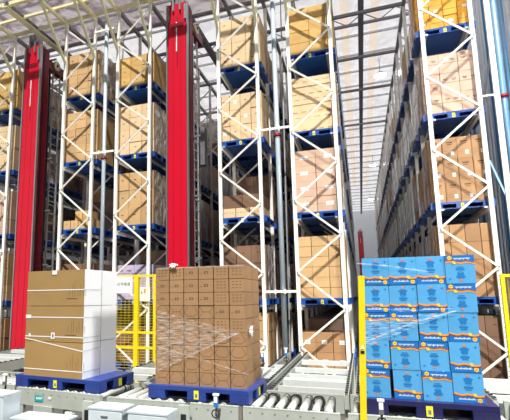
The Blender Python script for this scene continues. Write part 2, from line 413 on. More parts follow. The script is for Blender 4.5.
# loose low piles
for k, (x, z, t) in enumerate([(-.42, 0, 'tan'), (-.14, 0, 'tan'), (.14, 0, 'yellowtan'), (.42, 0, 'tan'), (.02, .28, 'yellowtan'), (.30, .28, 'tan')]):
    rack_box(1, 2, -8.10 + x, 4.33 + z, .27, .28, .5, t, 'plain', 'bottom row' if z == 0 else 'upper row', ORD[k if z == 0 else k - 4] + ' from left')
for k, x in enumerate((-.38, 0, .38)):
    rack_box(3, 2, -2.875 + x, 4.33, .37, .26, .9, 'pale', 'marks', 'bottom row', ORD[k] + ' from left')
for k, x in enumerate((-.28, .28)):
    rack_box(3, 2, -2.875 + x, 4.33 + .26, .56, .36, .9, 'dark', 'plain', 'upper row', ORD[k] + ' from left')

# front pallets with parts
for ri, (rn, xa, xb, kd) in enumerate(RK):
    for lv in range(5):
        make_pallet(((xa + xb) / 2, FRONT + .145, LV[lv] - .165), 'blue plastic pallet at the front, %s of %s' % (LNAME[lv], rn), 'blue pallets in the racks')

# stretch-wrapped loads deeper in the racks
def load_mesh(seed, H, m1, m2, nx=2, ny=3, nz=4):
    rnd = random.Random(seed); m = MB(); W, D = 1.10, 1.0
    for i in range(nx):
        for j in range(ny):
            for k in range(nz):
                x = -W / 2 + W * i / nx; y = D * j / ny; z = H * k / nz; e = rnd.uniform(0, .018)
                m.box(x + .004 - (e if i == 0 else 0), x + W / nx - .004 + (e if i == nx - 1 else 0), y + .004, y + D / ny - .004, z + .001, z + H / nz - .006, m1 if rnd.random() < .7 else m2)
    return m.mesh('wrapped_load')
LM = [load_mesh(1, 1.55, M['wrapb'], M['tan']), load_mesh(2, 1.45, M['wrapm'], M['wrapb'], ny=2), load_mesh(3, 1.6, M['wrapw'], M['wrapb'], nz=3),
      load_mesh(4, 1.3, M['tan'], M['wrapw'], ny=2, nz=3), load_mesh(5, 1.5, M['wrapb'], M['wrapm'], ny=4, nz=5), load_mesh(6, 1.2, M['pinkish'], M['wrapw'], nz=3)]
LMN = ['brown', 'mauve-brown', 'whitish', 'tan and white', 'dark brown', 'pinkish']
far_l = MB(); far_p = MB()
rnd = random.Random(11)
for ri, (rn, xa, xb, kd) in enumerate(RK):
    cx = (xa + xb) / 2; nind = 14 if ri == 5 else 9 if ri in (2, 4) else 5
    for lv in range(5):
        for k in range(1, NB):
            if rnd.random() < .06: continue
            y = FRONT + k * BAY + .17; v = rnd.choice([0, 1, 2, 2, 3, 4, 5, 2] if ri == 5 else [0, 1, 2, 3, 4, 5]); H = [1.55, 1.45, 1.6, 1.3, 1.5, 1.2][v]  # whitish loads weighted up on rightmost rack as painted wrap highlights
            if lv == 0 and v != 5: v = 5; H = 1.2
            if k <= nind:
                o = link('plastic_pallet', PALLET_MESH, None, (cx, y - .03, LV[lv] - .165))
                pos = ORD[k] + ' pallet back'
                tag(o, 'blue plastic pallet, %s position from front, %s of %s' % (ORD[k], LNAME[lv], rn), 'pallet', 'blue pallets in the racks')
                o = link('wrapped_load', LM[v], None, (cx + rnd.uniform(-.015, .015), y, LV[lv]))
                tag(o, '%s wrapped load, %s position from front, %s of %s' % (LMN[v], ORD[k], LNAME[lv], rn), 'pallet load', 'wrapped loads deep in the racks')
            else:
                far_p.box(cx - .61, cx + .61, y, y + 1.05, LV[lv] - .165, LV[lv], M['navy'])
                mt = [M['wrapb'], M['wrapm'], M['wrapw'], M['tan'], M['dark'], M['pinkish']][v]
                far_l.box(cx - .56, cx - .01, y, y + 1.0, LV[lv], LV[lv] + H, mt); far_l.box(cx + .01, cx + .56, y, y + 1.0, LV[lv], LV[lv] + H, mt)
tag(far_p.build('plastic_pallet'), 'farthest blue plastic pallets deep in all the racks', 'pallet', None, 'stuff')
tag(far_l.build('wrapped_load'), 'farthest stretch-wrapped loads deep in all the racks', 'pallet load', None, 'stuff')

# film on the sides of some front loads
def side_film(ri, lv, H, side):
    rn, xa, xb, kd = RK[ri]; cx = (xa + xb) / 2; m = MB(); x = side * .63; n_ = 10; r_ = random.Random(ri * 7 + lv)
    P = [[(x + side * r_.uniform(0, .02), 1.02 * i / n_, H * j / 8) for j in range(9)] for i in range(n_ + 1)]
    for i in range(n_):
        for j in range(8): m.poly([P[i][j], P[i + 1][j], P[i + 1][j + 1], P[i][j + 1]], M['filmlight'])
    o = m.build('stretch_film', None, (cx, LOADY, LV[lv]))
    tag(o, 'crinkled clear film, %s side, front load, %s of %s' % ('left' if side < 0 else 'right', LNAME[lv], rn), 'plastic film', 'stretch film on rack loads')
for a in ((5, 3, 1.5, -1), (5, 2, 1.55, -1), (5, 1, 1.65, -1), (5, 4, 1.55, -1), (4, 3, 1.5, 1), (4, 2, 1.65, 1), (2, 2, 1.6, 1), (2, 3, 1.55, 1), (1, 4, 1.5, 1), (3, 1, 1.4, 1)): side_film(*a)

# ------------------------------------------------------------------ pipes between the racks
def riser(x, y, r, mt, zc, label, ztop=TOP, name='sprinkler_pipe'):
    root = thing(name, (x, y, 0), label, 'pipe', 'vertical pipes beside the racks')
    m = MB(); m.cyl((0, 0, 0), (0, 0, ztop), r, mt, 14); m.build('pipe', root)
    for z in zc:
        m = MB(); m.cyl((0, 0, z), (0, 0, z + .09), r + .02, M['redcollar'], 14); m.cyl((0, 0, z + .02), (0, 0, z + .07), r + .03, M['redcollar'], 14); m.build('coupling', root)
    return root
riser(-1.84, 11.33, .065, M['pipe'], (6.38,), 'pale steel sprinkler pipe with red coupling between fourth and fifth racks')
riser(-7.13, 11.33, .06, M['pipe'], (6.38,), 'pale steel sprinkler pipe with red coupling between second and third racks')
riser(3.52, 12.1, .07, M['bluepipe'], (6.9,), 'blue pipe with red coupling beside the right wall', 13.2)
riser(3.78, 12.5, .05, M['bluepipe'], (), 'thin plain blue pipe nearest the right wall', 13.2)
riser(3.9, 11.6, .035, M['white'], (), 'thin white conduit on the right wall', 13.2, 'wall_conduit')
for a, b, n1 in ((-2.275, -1.505, 'fourth and fifth'), (-7.505, -6.735, 'second and third')):
    for z, wn in ((2.33, 'low'), (6.58, 'middle'), (10.6, 'high')):
        m = MB(); m.box(a, b, 0, .04, -.03, .03, M['post']); x = (a + b) / 2
        for q in (-.12, .12): m.box(x + q - .02, x + q + .02, -.015, 0, -.06, .06, M['post'])
        o = m.build('rack_spacer', None, (0, 11.20, z))
        tag(o, 'short cream %s spacer bar between %s racks' % (wn, n1), 'bar', 'spacer bars between racks')
    m = MB(); m.bar((a + .50, 0, 0), (b - .22, .5, 10.9), .03, .02, M['postgrey']); m.build('tension_rod', None, (0, 11.6, 0))
    tag(bpy.data.objects[[o.name for o in bpy.data.objects if o.name.startswith('tension_rod')][-1]], 'thin leaning steel rod between ' + n1 + ' racks', 'rod', 'leaning rods between racks')
# perforated wall column at the far right
root = thing('perforated_column', (3.17, 11.35, 0), 'white perforated steel column right of the rightmost rack', 'column')
m = MB(); m.box(-.055, .055, -.03, .03, 0, 13.2, M['post'])
z = .3
while z < 13.1:
    for x in (-.026, .026): m.fq(x - .008, x + .008, z, z + .024, -.031, M['hole'])
    z += .1
m.build('upright', root)
for z in (2.6, 6.7, 10.4):
    m = MB(); m.box(-.30, -.055, -.02, .02, z, z + .04, M['post']); m.build('tie', root)
m = MB(); m.bar((.10, .05, 3.9), (.02, 1.2, 5.5), .04, .03, M['bluepipe']); m.bar((.08, .05, 8.3), (.02, 1.2, 6.9), .04, .03, M['postgrey']); m.build('diagonal_stay', root)

# ------------------------------------------------------------------ stacker cranes
def crane(x, y, W, H, label, full=True):
    root = thing('stacker_crane', (x, y, 0), label, 'crane', 'red stacker cranes in the aisles')
    m = MB(); h = W / 2
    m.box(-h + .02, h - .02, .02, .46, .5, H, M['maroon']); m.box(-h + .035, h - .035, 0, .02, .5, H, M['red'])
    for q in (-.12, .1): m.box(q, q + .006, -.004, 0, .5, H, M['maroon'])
    zs = H * (.80 if x < -8 else .86)
    m.box(-.03, .0, -.006, 0, zs, zs + .9, M['paper']); m.box(.0, .02, -.006, 0, zs - .5, zs + 1.1, M['maroon']); m.box(-.035, -.02, -.008, 0, zs + .3, zs + .6, M['steel'])
    m.build('mast', root)
    for s_ in (-1, 1):
        m = MB(); m.box(s_ * h - .02, s_ * h + .02, -.02, .07, .5, H, M['chrome']); m.build('edge_rail', root)
    m = MB(); m.box(-h + .03, -h + .05, .18, .24, .5, H, M['black']); m.box(h - .03, h - .01, .18, .24, .5, H, M['black']); m.box(h - .025, h - .012, .07, .10, .5, H, M['black']); m.build('guide_strip', root)
    m = MB(); m.box(-h - .05, h + .05, -.1, 1.9, .22, .5, M['maroon']); bb = m.build('base_beam', root)
    for yy in (.15, 1.6):
        m = MB(); m.cyl((-.06, yy, .2), (.06, yy, .2), .19, M['steel'], 20); m.build('wheel', bb)
    # head with clamp, sheave and top arm
    m = MB(); m.box(-.2, .2, .02, .4, H, H + .14, M['steel']); m.box(-.13, -.08, -.06, .3, H - .25, H + .35, M['steel']); m.box(.08, .13, -.06, .3, H - .25, H + .35, M['steel'])
    for xx in (-.26, .26): m.box(xx - .03, xx + .03, -.05, .05, H - .55, H - .1, M['steel'])
    m.box(-.2, .2, -.012, -.001, H - .75, H - .62, M['maroon']); mh = m.build('mast_head', root)
    for xx in (-.07, .07):
        m = MB(); m.cyl((xx - .02, .0, H + .28), (xx + .02, .0, H + .28), .12, M['steel'], 18); m.build('guide_wheel', mh)
    m = MB(); m.box(.05, .25, .46, 1.5, H - .55, H - .25, M['maroon']); ta = m.build('top_arm', root)
    m = MB(); m.cyl((.25, .9, H - .3), (.29, .9, H - .3), .17, M['beam'], 18); m.cyl((.28, .9, H - .3), (.31, .9, H - .3), .05, M['black'], 10); m.build('sheave', ta)
    if full:
        lad = MB(); lx = .16
        for yy in (.85, 1.22): lad.box(lx - .02, lx + .02, yy - .025, yy + .025, .5, H - .3, M['white'])
        z = 1.5
        while z < H: lad.box(lx - .02, lx + .02, .85, 1.22, z - .01, z + .04, M['white']); z += 1.75
        lad = lad.build('ladder', root)
        rg = MB(); rg.cyl((0, .85, 0), (0, 1.22, 0), .016, M['white'], 6); rg = rg.mesh('rung'); z = .8
        while z < H - .4: link('rung', rg, lad, (lx, 0, z)); z += .3
        z = 1.5
        while z < H:
            m = MB(); m.box(lx - .02, lx + .02, .44, .85, z, z + .05, M['steel']); m.box(lx - .02, lx + .3, .60, .64, z, z + .05, M['steel']); m.build('ladder_bracket', root); z += 1.75
        m = MB(); m.cyl((.22, .62, .6), (.22, .62, H - .3), .03, M['black'], 8); m.cyl((.1, .7, .6), (.1, .7, H - .3), .02, M['steel'], 8); m.build('cable_run', root)
        # chain of the hoist with a control box
        m = MB(); m.box(-.05, .28, 1.5, 1.75, 6.2, 7.4, M['steel']); m.build('control_box', root)
    return root
crane(-9.74, 11.02, .64, 10.5, 'red stacker crane mast at far left, its head clamped to the top rail')
crane(-4.51, 10.86, .62, 10.62, 'red stacker crane mast in the middle, standing between two racks')
crane(.30, 59, .62, 10.2, 'small distant red stacker crane at the end of the open aisle', False)
for x, rn, y0, y1 in ((-9.85, 'the left red mast', 9.8, 46), (-4.72, 'the middle red mast', 9.8, 46), (.60, 'the open right-hand aisle', 12.5, 60)):
    m = MB(); m.box(-.1, .1, y0, y1, 0, .03, M['beam'] if x < -9 else M['beamgrey']); m.box(-.02, .02, y0, y1, .03, .17, M['beamgrey']); m.box(-.07, .07, y0, y1, .17, .20, M['beamgrey'])
    o = m.build('guide_rail', None, (x, 0, 11.15 if x < 0 else 12.6)); tag(o, 'long overhead steel guide rail above ' + rn, 'rail', 'overhead crane rails')
    m = MB(); m.box(-.035, .035, 10, 60, 0, .1, M['steel']); m.box(-.07, .07, 10, 60, 0, .015, M['steel'])
    o = m.build('floor_rail', None, (x, 0, 0)); tag(o, 'steel floor rail of the crane under ' + rn, 'rail', 'crane floor rails')

# ------------------------------------------------------------------ high bay lamps
for k, (x, y) in enumerate(((1.43, 21.25), (1.46, 36.6), (1.5, 50))):
    root = thing('high_bay_lamp', (x, y, 12.35), 'round glowing high-bay lamp over the open aisle, ' + ['nearest of three', 'middle of three', 'farthest of three'][k], 'lamp', 'high-bay lamps')
    m = MB(); m.cyl((0, 0, .02), (0, 0, .2), .28, M['white'], 24, .1); m.cyl((0, 0, .2), (0, 0, .9), .015, M['steel'], 6); m.build('housing', root)
    m = MB(); m.cyl((0, 0, 0), (0, 0, .02), .26, M['lamp'], 24); m.build('diffuser', root)

# ------------------------------------------------------------------ conveyors
RZ = .92
def conveyor(x0, x1, y0, y1, label, rz=0, pivot=None, belts=(), pitch=.145, plate=True, yr=None):
    """roller bed running along X with rollers lying along Y"""
    px, py = pivot or (x0, y0)
    root = thing('roller_conveyor', (px, py, 0), label, 'conveyor', 'roller conveyor sections', rz)
    L = x1 - x0; D = y1 - y0
    for y, s_ in ((0, 1), (D - .05, -1)):
        m = MB(); m.box(0, L, y, y + .05, RZ - .23, RZ - .01, M['conv']); m.box(0, L, y - (.0 if s_ > 0 else 0), y + .05, RZ - .012, RZ + .0, M['conv'])
        k = .09
        while k < L:
            if s_ > 0: m.cyl((k, -.003, RZ - .06), (k, .0, RZ - .06), .010, M['steel'], 6)
            k += pitch
        m.build('side_beam', root)
    n_ = int((L - .04) / pitch)
    rm = MB(); a, b = .06, D - .06
    rm.cyl((0, a, 0), (0, b, 0), .044, M['roller'], 12)
    for q, wd, mm in ((a + .04, .03, 'steel'), (b - .10, .03, 'black'), (b - .17, .03, 'steel'), (b - .24, .03, 'black')): rm.cyl((0, q, 0), (0, q + wd, 0), .047, M[mm], 12)
    me = rm.mesh('roller')
    for k in range(n_):
        x = .09 + k * pitch; link('roller', me, root, (x, 0, RZ - .049))
        if k in belts:
            t = MB(); R1 = .068
            for i in range(16):
                a1 = 2 * math.pi * i / 16; a2 = 2 * math.pi * (i + 1) / 16
                t.cyl((x + R1 * math.cos(a1), b - .28, RZ - .04 + R1 * math.sin(a1)), (x + R1 * math.cos(a2), b - .28, RZ - .04 + R1 * math.sin(a2)), .013, M['black'], 5)
            t.build('drive_belt', root)
    for x in ([.1, L - .1] if L < 2 else [.1, L / 2, L - .1]):
        for y in (.03, D - .03):
            m = MB(); m.box(x - .04, x + .04, y - .025, y + .025, 0, RZ - .23, M['conv']); m.box(x - .08, x + .08, y - .06, y + .06, 0, .015, M['conv']); m.build('leg', root)
    return root
s1 = conveyor(-4.86, -3.34, 5.50, 6.50, 'roller conveyor under the white-sided carton stack', R(-5), (-4.86, 5.50))
conveyor(-7.3, -4.98, 5.6, 6.6, 'roller conveyor running out at the far left edge', 0)
conveyor(-3.22, -2.12, 5.32, 6.40, 'roller conveyor under left half of the brown carton stack')
conveyor(-2.06, -1.45, 5.34, 6.40, 'short roller conveyor under right half of the brown carton stack')
conveyor(-1.40, -.30, 5.36, 6.40, 'roller conveyor with black drive belts, empty, in the middle', belts=(1, 3, 5, 7))
conveyor(-.22, 1.42, 5.40, 6.45, 'roller conveyor under the blue beverage boxes')
conveyor(1.55, 3.3, 5.6, 6.65, 'roller conveyor at the bottom right corner')
# stickers on the first section
def sticker(x, y, z, w_, h_, mt, label, rz=0, deco=None, name='sticker'):
    m = MB(); m.box(0, w_, -.002, 0, 0, h_, mt)
    if deco: deco(m)
    o = m.build(name, None, (x, y, z)); o.rotation_euler = (0, 0, rz); tag(o, label, 'sticker', 'stickers on the conveyor frames'); return o
def along(t): return (-4.86 + t * math.cos(R(-5)), 5.50 + t * math.sin(R(-5)) - .006)
def teal_deco(m):
    x = .03
    for wd, z0, z1 in ((.018, .03, .06), (.008, .03, .06), (.02, .03, .058), (.012, .032, .066), (.02, .034, .06), (.01, .036, .075)):
        m.fq(x, x + wd, z0, z1, -.003, M['paper']); x += wd + .005
x, y = along(.37); sticker(x, y, .755, .155, .085, M['teal'], 'teal sticker with white letters on the left conveyor beam', R(-5), teal_deco)
x, y = along(.62); sticker(x, y, .80, .055, .035, M['paper'], 'small white sticker right of the teal one', R(-5))
m = MB(); m.box(0, .34, -.02, .03, 0, .09, M['conv']); o = m.build('leg_bracket', s1, (.36, .0, RZ - .31))
def warn_deco(m):
    m.poly([(.02, -.003, .012), (.075, -.003, .012), (.047, -.003, .055)], M['gold']); m.fq(.045, .05, .022, .042, -.004, M['black'])
root = thing('warning_plate', (-3.78, 5.20, 0), 'grey post with a small white and yellow warning plate below left stack', 'sign')
m = MB(); m.box(-.02, .12, .02, .06, 0, .70, M['conv']); m.build('post', root)
m = MB(); m.box(0, .10, .0, .02, .62, .72, M['paper']); m.poly([(.02, -.002, .635), (.08, -.002, .635), (.05, -.002, .69)], M['gold']); m.build('plate', root)

def chain_conveyor(x0, x1, y0, y1, label, cross):
    root = thing('chain_conveyor', (x0, y0, 0), label, 'conveyor', 'chain conveyors leading to the racks')
    L = y1 - y0; W = x1 - x0
    for x in (0, W - .06):
        m = MB(); m.box(x, x + .06, 0, L, RZ - .2, RZ - .02, M['conv']); m.build('side_beam', root)
        m = MB(); m.box(x + .015, x + .045, 0, L, RZ - .02, RZ + .0, M['steel'])
        k = .05
        while k < L: m.box(x + .01, x + .05, k, k + .05, RZ, RZ + .012, M['black']); k += .16
        m.build('chain', root)
    for y, wd, zt in cross:
        m = MB(); m.box(.06, W - .06, y, y + wd, zt - .09, zt, M['white']); m.build('cross_beam', root)
    for y in (.1, L / 2, L - .1):
        for x in (.03, W - .03): m = MB(); m.box(x - .03, x + .03, y - .03, y + .03, 0, RZ - .2, M['conv']); m.build('leg', root)
    return root
chain_conveyor(-1.30, -.24, 6.46, 10.9, 'white chain conveyor from middle rollers into fifth rack', ((.10, .06, .86), (.36, .07, .90), (.80, .22, .92), (1.5, .05, .9), (2.2, .06, .9), (3.2, .1, .9)))
chain_conveyor(-1.72, -1.40, 6.46, 10.9, 'narrow chain conveyor between brown stack and middle conveyor', ((.4, .06, .9), (.9, .06, .9), (1.4, .06, .9), (1.9, .06, .9), (2.4, .06, .9)))
chain_conveyor(-.16, .12, 6.5, 9.2, 'narrow chain conveyor right behind the yellow post', ((.3, .06, .9), (.7, .06, .9), (1.1, .06, .9), (1.5, .06, .9)))
chain_conveyor(-8.6, -7.0, 7.2, 10.6, 'white chain conveyor at far left behind the left stack', ((.3, .08, .9), (.9, .12, .92), (1.5, .08, .9), (2.2, .1, .92)))
chain_conveyor(1.46, 3.1, 6.72, 8.9, 'white chain conveyor at right behind the blue boxes', ((.30, .08, .90), (.85, .10, .92), (1.45, .12, .92)))
chain_conveyor(-4.1, -3.3, 6.75, 8.5, 'short white conveyor behind gap left of brown stack', ((.3, .12, .9), (.8, .12, .93)))
m = MB()
m.poly([(0, 0, 0), (.34, 0, 0), (.34, .5, .2), (0, .5, .2)], M['white']); m.poly([(0, .5, .19), (.34, .5, .19), (.34, 0, -.01), (0, 0, -.01)], M['white'])
m.box(.1, .2, .2, .3, -.95, .07, M['white'])
o = m.build('guide_plate', None, (-3.0, 6.5, .95)); tag(o, 'tilted white sheet-metal guide plate left of the brown stack', 'plate')
m = MB(); m.box(0, .3, 0, .9, 0, .05, M['white']); m.box(0, .04, 0, .9, .05, .1, M['white']); m.box(.05, .10, .1, .15, -.08, 0, M['steel'])
o = m.build('cover_plate', None, (-1.74, 6.5, 1.02)); tag(o, 'long white cover plate beside chains, right of brown stack', 'plate')

# control boxes in front
def cabinet(x0, x1, y0, y1, z0, z1, label, handle=True, name='control_box'):
    root = thing(name, (x0, y0, 0), label, 'control box', 'control boxes in front of the conveyors')
    W = x1 - x0; D = y1 - y0
    m = MB(); m.box(0, W, .01, D, z0, z1 - .02, M['cab']); m.build('body', root)
    m = MB(); m.box(-.01, W + .01, 0, D + .01, z1 - .02, z1, M['cab']); m.build('lid', root)
    m = MB(); m.box(.02, W - .02, 0, .01, z0 + .02, z1 - .04, M['cab']); dr = m.build('door', root)
    if handle: m = MB(); m.box(W * .4, W * .6, -.012, 0, z1 - .10, z1 - .085, M['steel']); m.build('latch', dr)
    for x in (.04, W - .04): m = MB(); m.box(x - .02, x + .02, D * .4, D * .6, 0, z0, M['steel']); m.build('stand', root)
    return root
cabinet(-3.20, -2.74, 4.86, 5.16, .45, .90, 'pale grey control box, left of the pair under the brown stack')
cabinet(-2.66, -2.16, 4.86, 5.16, .45, .89, 'pale grey control box, right of the pair under the brown stack')
cabinet(-4.15, -3.42, 4.62, 4.95, .3, .76, 'long low white control box under the left stack')
cabinet(-4.75, -4.22, 4.55, 4.85, .0, 1.03, 'tall pale blue cabinet at the bottom left corner', False, 'electric_cabinet')
def motor(x, y, label):
    root = thing('bearing_housing', (x, y, 0), label, 'bracket', 'beam brackets')
    m = MB(); m.box(-.07, .07, 0, .05, .5, .92, M['conv']); m.box(-.1, .1, -.03, .08, 0, .02, M['conv']); m.box(-.05, .05, .0, .05, 0, .5, M['conv']); m.build('plate', root)
    m = MB(); m.box(-.035, .035, -.006, 0, .6, .82, M['black']); m.build('slot', root)
motor(-3.32, 5.02, 'small white slotted bracket left of the control box pair')
motor(-2.09, 5.2, 'small white slotted bracket right of the control box pair')

# photo sensors
def sensor(x, y, z0, z1, label, blue=True, ring=True):
    root = thing('photo_sensor', (x, y, 0), label, 'sensor', 'photoelectric sensors')
    m = MB(); m.box(-.012, .012, .0, .012, 0, z1, M['black'] if not blue else M['steel']); m.build('stand', root)
    m = MB(); m.box(-.025, .025, -.03, .0, z1 - .07, z1 + .06, M['blue'] if blue else M['steel']); m.box(-.02, .02, -.035, -.03, z1 - .02, z1 + .05, M['paper']); hd = m.build('head', root)
    m = MB(); m.box(-.035, .035, -.035, .01, z1 + .06, z1 + .08, M['paper']); m.build('cap', hd)
    if ring:
        m = MB()
        for i in range(12):
            a1 = 2 * math.pi * i / 12; a2 = 2 * math.pi * (i + 1) / 12; r_ = .045
            m.cyl((r_ * math.cos(a1), -.04, z1 - .14 + r_ * math.sin(a1)), (r_ * math.cos(a2), -.04, z1 - .14 + r_ * math.sin(a2)), .008, M['black'], 5)
        m.build('cable_loop', root)
sensor(-1.68, 5.22, 0, 1.0, 'blue and white photo sensor in front of the brown stack')
sensor(.12, 5.20, 0, 1.06, 'grey photo sensor in front of the blue boxes', False)
sensor(-4.70, 5.10, 0, 1.10, 'black sensor bracket at left end of left conveyor', False, False)
sensor(-1.92, 9.0, 0, 1.05, 'blue sensor behind the brown stack, left of two')
sensor(-1.50, 9.3, 0, 1.10, 'blue sensor behind the brown stack, right of two')
m = MB(); m.box(-.12, .14, -.015, .015, -.015, .015, M['steel']); m.cyl((.06, -.04, 0), (.16, -.04, 0), .03, M['steel'], 10); m.cyl((-.1, -.04, 0), (-.2, -.04, 0), .02, M['steel'], 10)
m.box(-.02, .02, -.02, .02, -.78, .1, M['black']); o = m.build('sensor_arm', None, (-4.58, 5.05, .80)); tag(o, 'steel sensor arm crossing the black stand at left', 'bracket')

# ------------------------------------------------------------------ yellow fences
def fence(x0, y0, posts, zt, label, W=.10):
    """mesh fence running along X"""
    root = thing('safety_fence', (x0, y0, 0), label, 'fence', 'yellow safety fences')
    for i, (x, w_) in enumerate(posts):
        m = MB(); m.box(x - w_ / 2, x + w_ / 2, -w_ / 2, w_ / 2, 0, zt, M['yellowpaint']); m.box(x - w_, x + w_, -w_, w_, 0, .012, M['yellowpaint']); m.build('post', root)
    for (xa, wa), (xb, wb) in zip(posts[:-1], posts[1:]):
        a, b = xa + wa / 2, xb - wb / 2
        for z in (.15, 1.12, 1.45, zt - .03):
            m = MB(); m.box(a, b, -.02, .02, z - .025, z + .025, M['yellowpaint']); m.build('rail', root)
        m = MB(); z = .2
        while z < zt - .06: m.cyl((a, 0, z), (b, 0, z), .0035, M['yellowpaint'], 4); z += .06
        x = a + .05
        while x < b: m.cyl((x, .008, .15), (x, .008, zt - .05), .003, M['yellowpaint'], 4); x += .1
        m.build('mesh_panel', root)
    return root
fence(-5.30, 9.0, ((0, .045), (.57, .10), (1.02, .06), (1.10, .035)), 2.72, 'yellow mesh safety fence between left and middle stacks, with sign')
fence(2.33, 9.2, ((0, .06), (.9, .06), (1.7, .06)), 2.56, 'yellow mesh safety fence at the right edge')
root = thing('yellow_post', (-.10, 5.18, 0), 'tall yellow square post left of the blue beverage boxes', 'post'); root.rotation_euler = (0, R(2.6), 0)
m = MB(); m.box(-.032, .032, -.03, .03, 0, 2.42, M['yellowpaint']); m.box(-.08, .08, -.07, .07, 0, .012, M['yellowpaint']); m.build('shaft', root)
m = MB(); m.box(-.02, .02, -.034, -.03, 1.60, 1.63, M['black']); m.poly([(-.02, -.036, 1.65), (.02, -.036, 1.65), (0, -.036, 1.69)], M['paper']); m.build('marking', root)

def text_mesh(body, size, loc, parent, mt):
    cu = bpy.data.curves.new('lettering', 'FONT'); cu.body = body; cu.size = size; cu.align_x = 'CENTER'; cu.align_y = 'CENTER'
    tmp = bpy.data.objects.new('tmp', cu); col.objects.link(tmp); bpy.context.view_layer.update()
    me = bpy.data.meshes.new_from_object(tmp); bpy.data.objects.remove(tmp); me.materials.clear(); me.materials.append(mt)
    o = link('lettering', me, parent, loc); o.rotation_euler = (R(90), 0, 0); return o
root = thing('sign_board', (-5.02, 8.92, 2.31), 'white sign with four dark characters hung on the yellow fence', 'sign')
m = MB(); m.box(-.215, .215, 0, .01, 0, .37, M['paper']); m.build('board', root)
text_mesh('四号巷道', .085, (0, -.003, .2), root, M['inkgrey'])
root = thing('notice_board', (-5.64, 11.18, 2.12), 'small white notice with orange mark behind the yellow fence', 'sign')
m = MB(); m.box(-.17, .17, 0, .01, 0, .38, M['paper']); m.build('board', root)
m = MB(); m.box(-.02, .04, -.003, 0, .22, .33, M['orange']); m.box(-.11, -.06, -.003, 0, .20, .26, M['inkgrey']); m.build('print', root)

# ------------------------------------------------------------------ stack 1: strapped white-sided cartons
pal_x, pal_y = -4.74, 5.40
c10, s10 = math.cos(R(-5)), math.sin(R(-5))
def loc1(u, v): return (-4.97 + u * c10 - v * s10, 5.60 + u * s10 + v * c10)
x, y = loc1(.77, .0)
make_pallet((x, y, RZ), 'blue plastic pallet under the white-sided carton stack', 'pallets on the conveyors', 1.54, .86, M['navydark'], R(-5), True, True, True)
hts = [.50, .52, .53]; z = 1.08
deps = [(.03, .40), (.435, .40)]
for j, h in enumerate(hts):
    rown = ['bottom', 'middle', 'top'][j]
    for i, (v, d) in enumerate(deps):
        u0 = .675
        x, y = loc1(u0, v); root = thing('strapped_carton', (x, y, z), 'brown white-sided carton, %s layer, %s of the left stack' % (rown, ['front', 'rear'][i]), 'box', 'cartons of the left stack', R(-5))
        m = MB(); m.box(-.55, .55, 0, d - .006, 0, h - .008, M['ochre'], None, {3: M['cartonwhite'], 5: M['cartonwhite']})
        if i == 0:
            for q in range(7): m.fq(.27 + q * .05 + (q % 2) * .01, .275 + q * .05 + (q % 2) * .01, h * .25, h * (.45 + .25 * (q % 3) / 2), -.0015, M['ink'])
            m.fq(.22, .42, h * .18, h * .2, -.0015, M['ink'])
        m.build('carton_body', root)
        if i == 0:
            for zz, sl in {0: [(.18, 0), (.80, -.13)], 1: [(.12, .0), (.66, 0)], 2: [(.42, 0)]}[j]:
                s_ = MB(); za = h * zz
                s_.poly([(-.552, -.004, za - sl), (.552, -.004, za + sl * .2), (.552, -.004, za + .014 + sl * .2), (-.552, -.004, za + .014 - sl)], M['paper'])
                s_.poly([(.553, -.004, za + sl * .2), (.553, d - .004, za), (.553, d - .004, za + .014), (.553, -.004, za + .014 + sl * .2)], M['cab'])
                s_.build('strap', root)
            if j == 1:
                s_ = MB(); s_.fq(-.04, .03, .04, .13, -.007, M['paper']); s_.fq(-.02, .01, .06, .11, -.008, M['inkgrey']); s_.build('label', root); s_ = MB(); s_.fq(-.48, -.44, .06, .11, -.007, M['paper']); s_.build('label', root)
                s_ = MB(); s_.box(-.55, -.45, -.008, -.005, h * .64, h * .74, M['paper']); s_.build('label', root)
            if j == 2:
                s_ = MB(); s_.box(-.06, .03, -.008, -.005, h - .07, h - .008, M['paper']); s_.build('label', root)
    z += h

# ------------------------------------------------------------------ stack 2: small kraft cartons
make_pallet((-2.02, 5.46, RZ), 'blue plastic pallet under the tall brown carton stack', 'pallets on the conveyors', 1.36, .92, M['navydark'], R(-2), True, True, True)
r2 = random.Random(5); NX, NZ = 6, 9; W2 = 1.25; bw = W2 / NX; bh = 1.53 / NZ
r180 = math.pi
for j in range(NZ):
    for i in range(NX):
        for k in range(2):
            top = NZ - 1 - j
            if top <= 2: st = 'square' if i < 4 and not (i < 2 and top == 0) else 'dots'
            elif i >= 4 and top <= 4: st = 'square' if top == 3 else 'dots'
            else: st = 'hex' if (i + j) % 2 or r2.random() < .3 else 'hex2'
            me = carton_mesh(bw, bh, .42, 'kraft', st)
            o = link('small_carton', me, None, (-2.64 + bw * (i + .5), 5.56 + k * .43 + r2.uniform(0, .008), 1.08 + j * bh))
            tag(o, 'small brown carton, %s from left, %s, %s of middle stack' % (ORD[i], rows_name(j, NZ), ['front', 'rear'][k]), 'box', 'small cartons of the middle stack')
def fan(name, apex, a, b, n_, mt, label, amp=.003):
    m = MB(); ap = Vector(apex); pts = []
    for i in range(n_ + 1):
        t = i / n_; p = Vector(a).lerp(Vector(b), t); p.y -= amp * (i % 2) + .003 * math.sin(i * 1.7); pts.append(p - ap)
    L_ = 5
    for i in range(n_):
        for k in range(L_):
            f0, f1 = k / L_, (k + 1) / L_
            p, q = pts[i], pts[i + 1]
            if k == 0: m.poly([(0, 0, 0), p * f1, q * f1], mt)
            else: m.poly([p * f0, p * f1, q * f1, q * f0], mt)
    o = m.build(name, None, apex); tag(o, label, 'plastic film', 'stretch film on the conveyor stacks'); return o
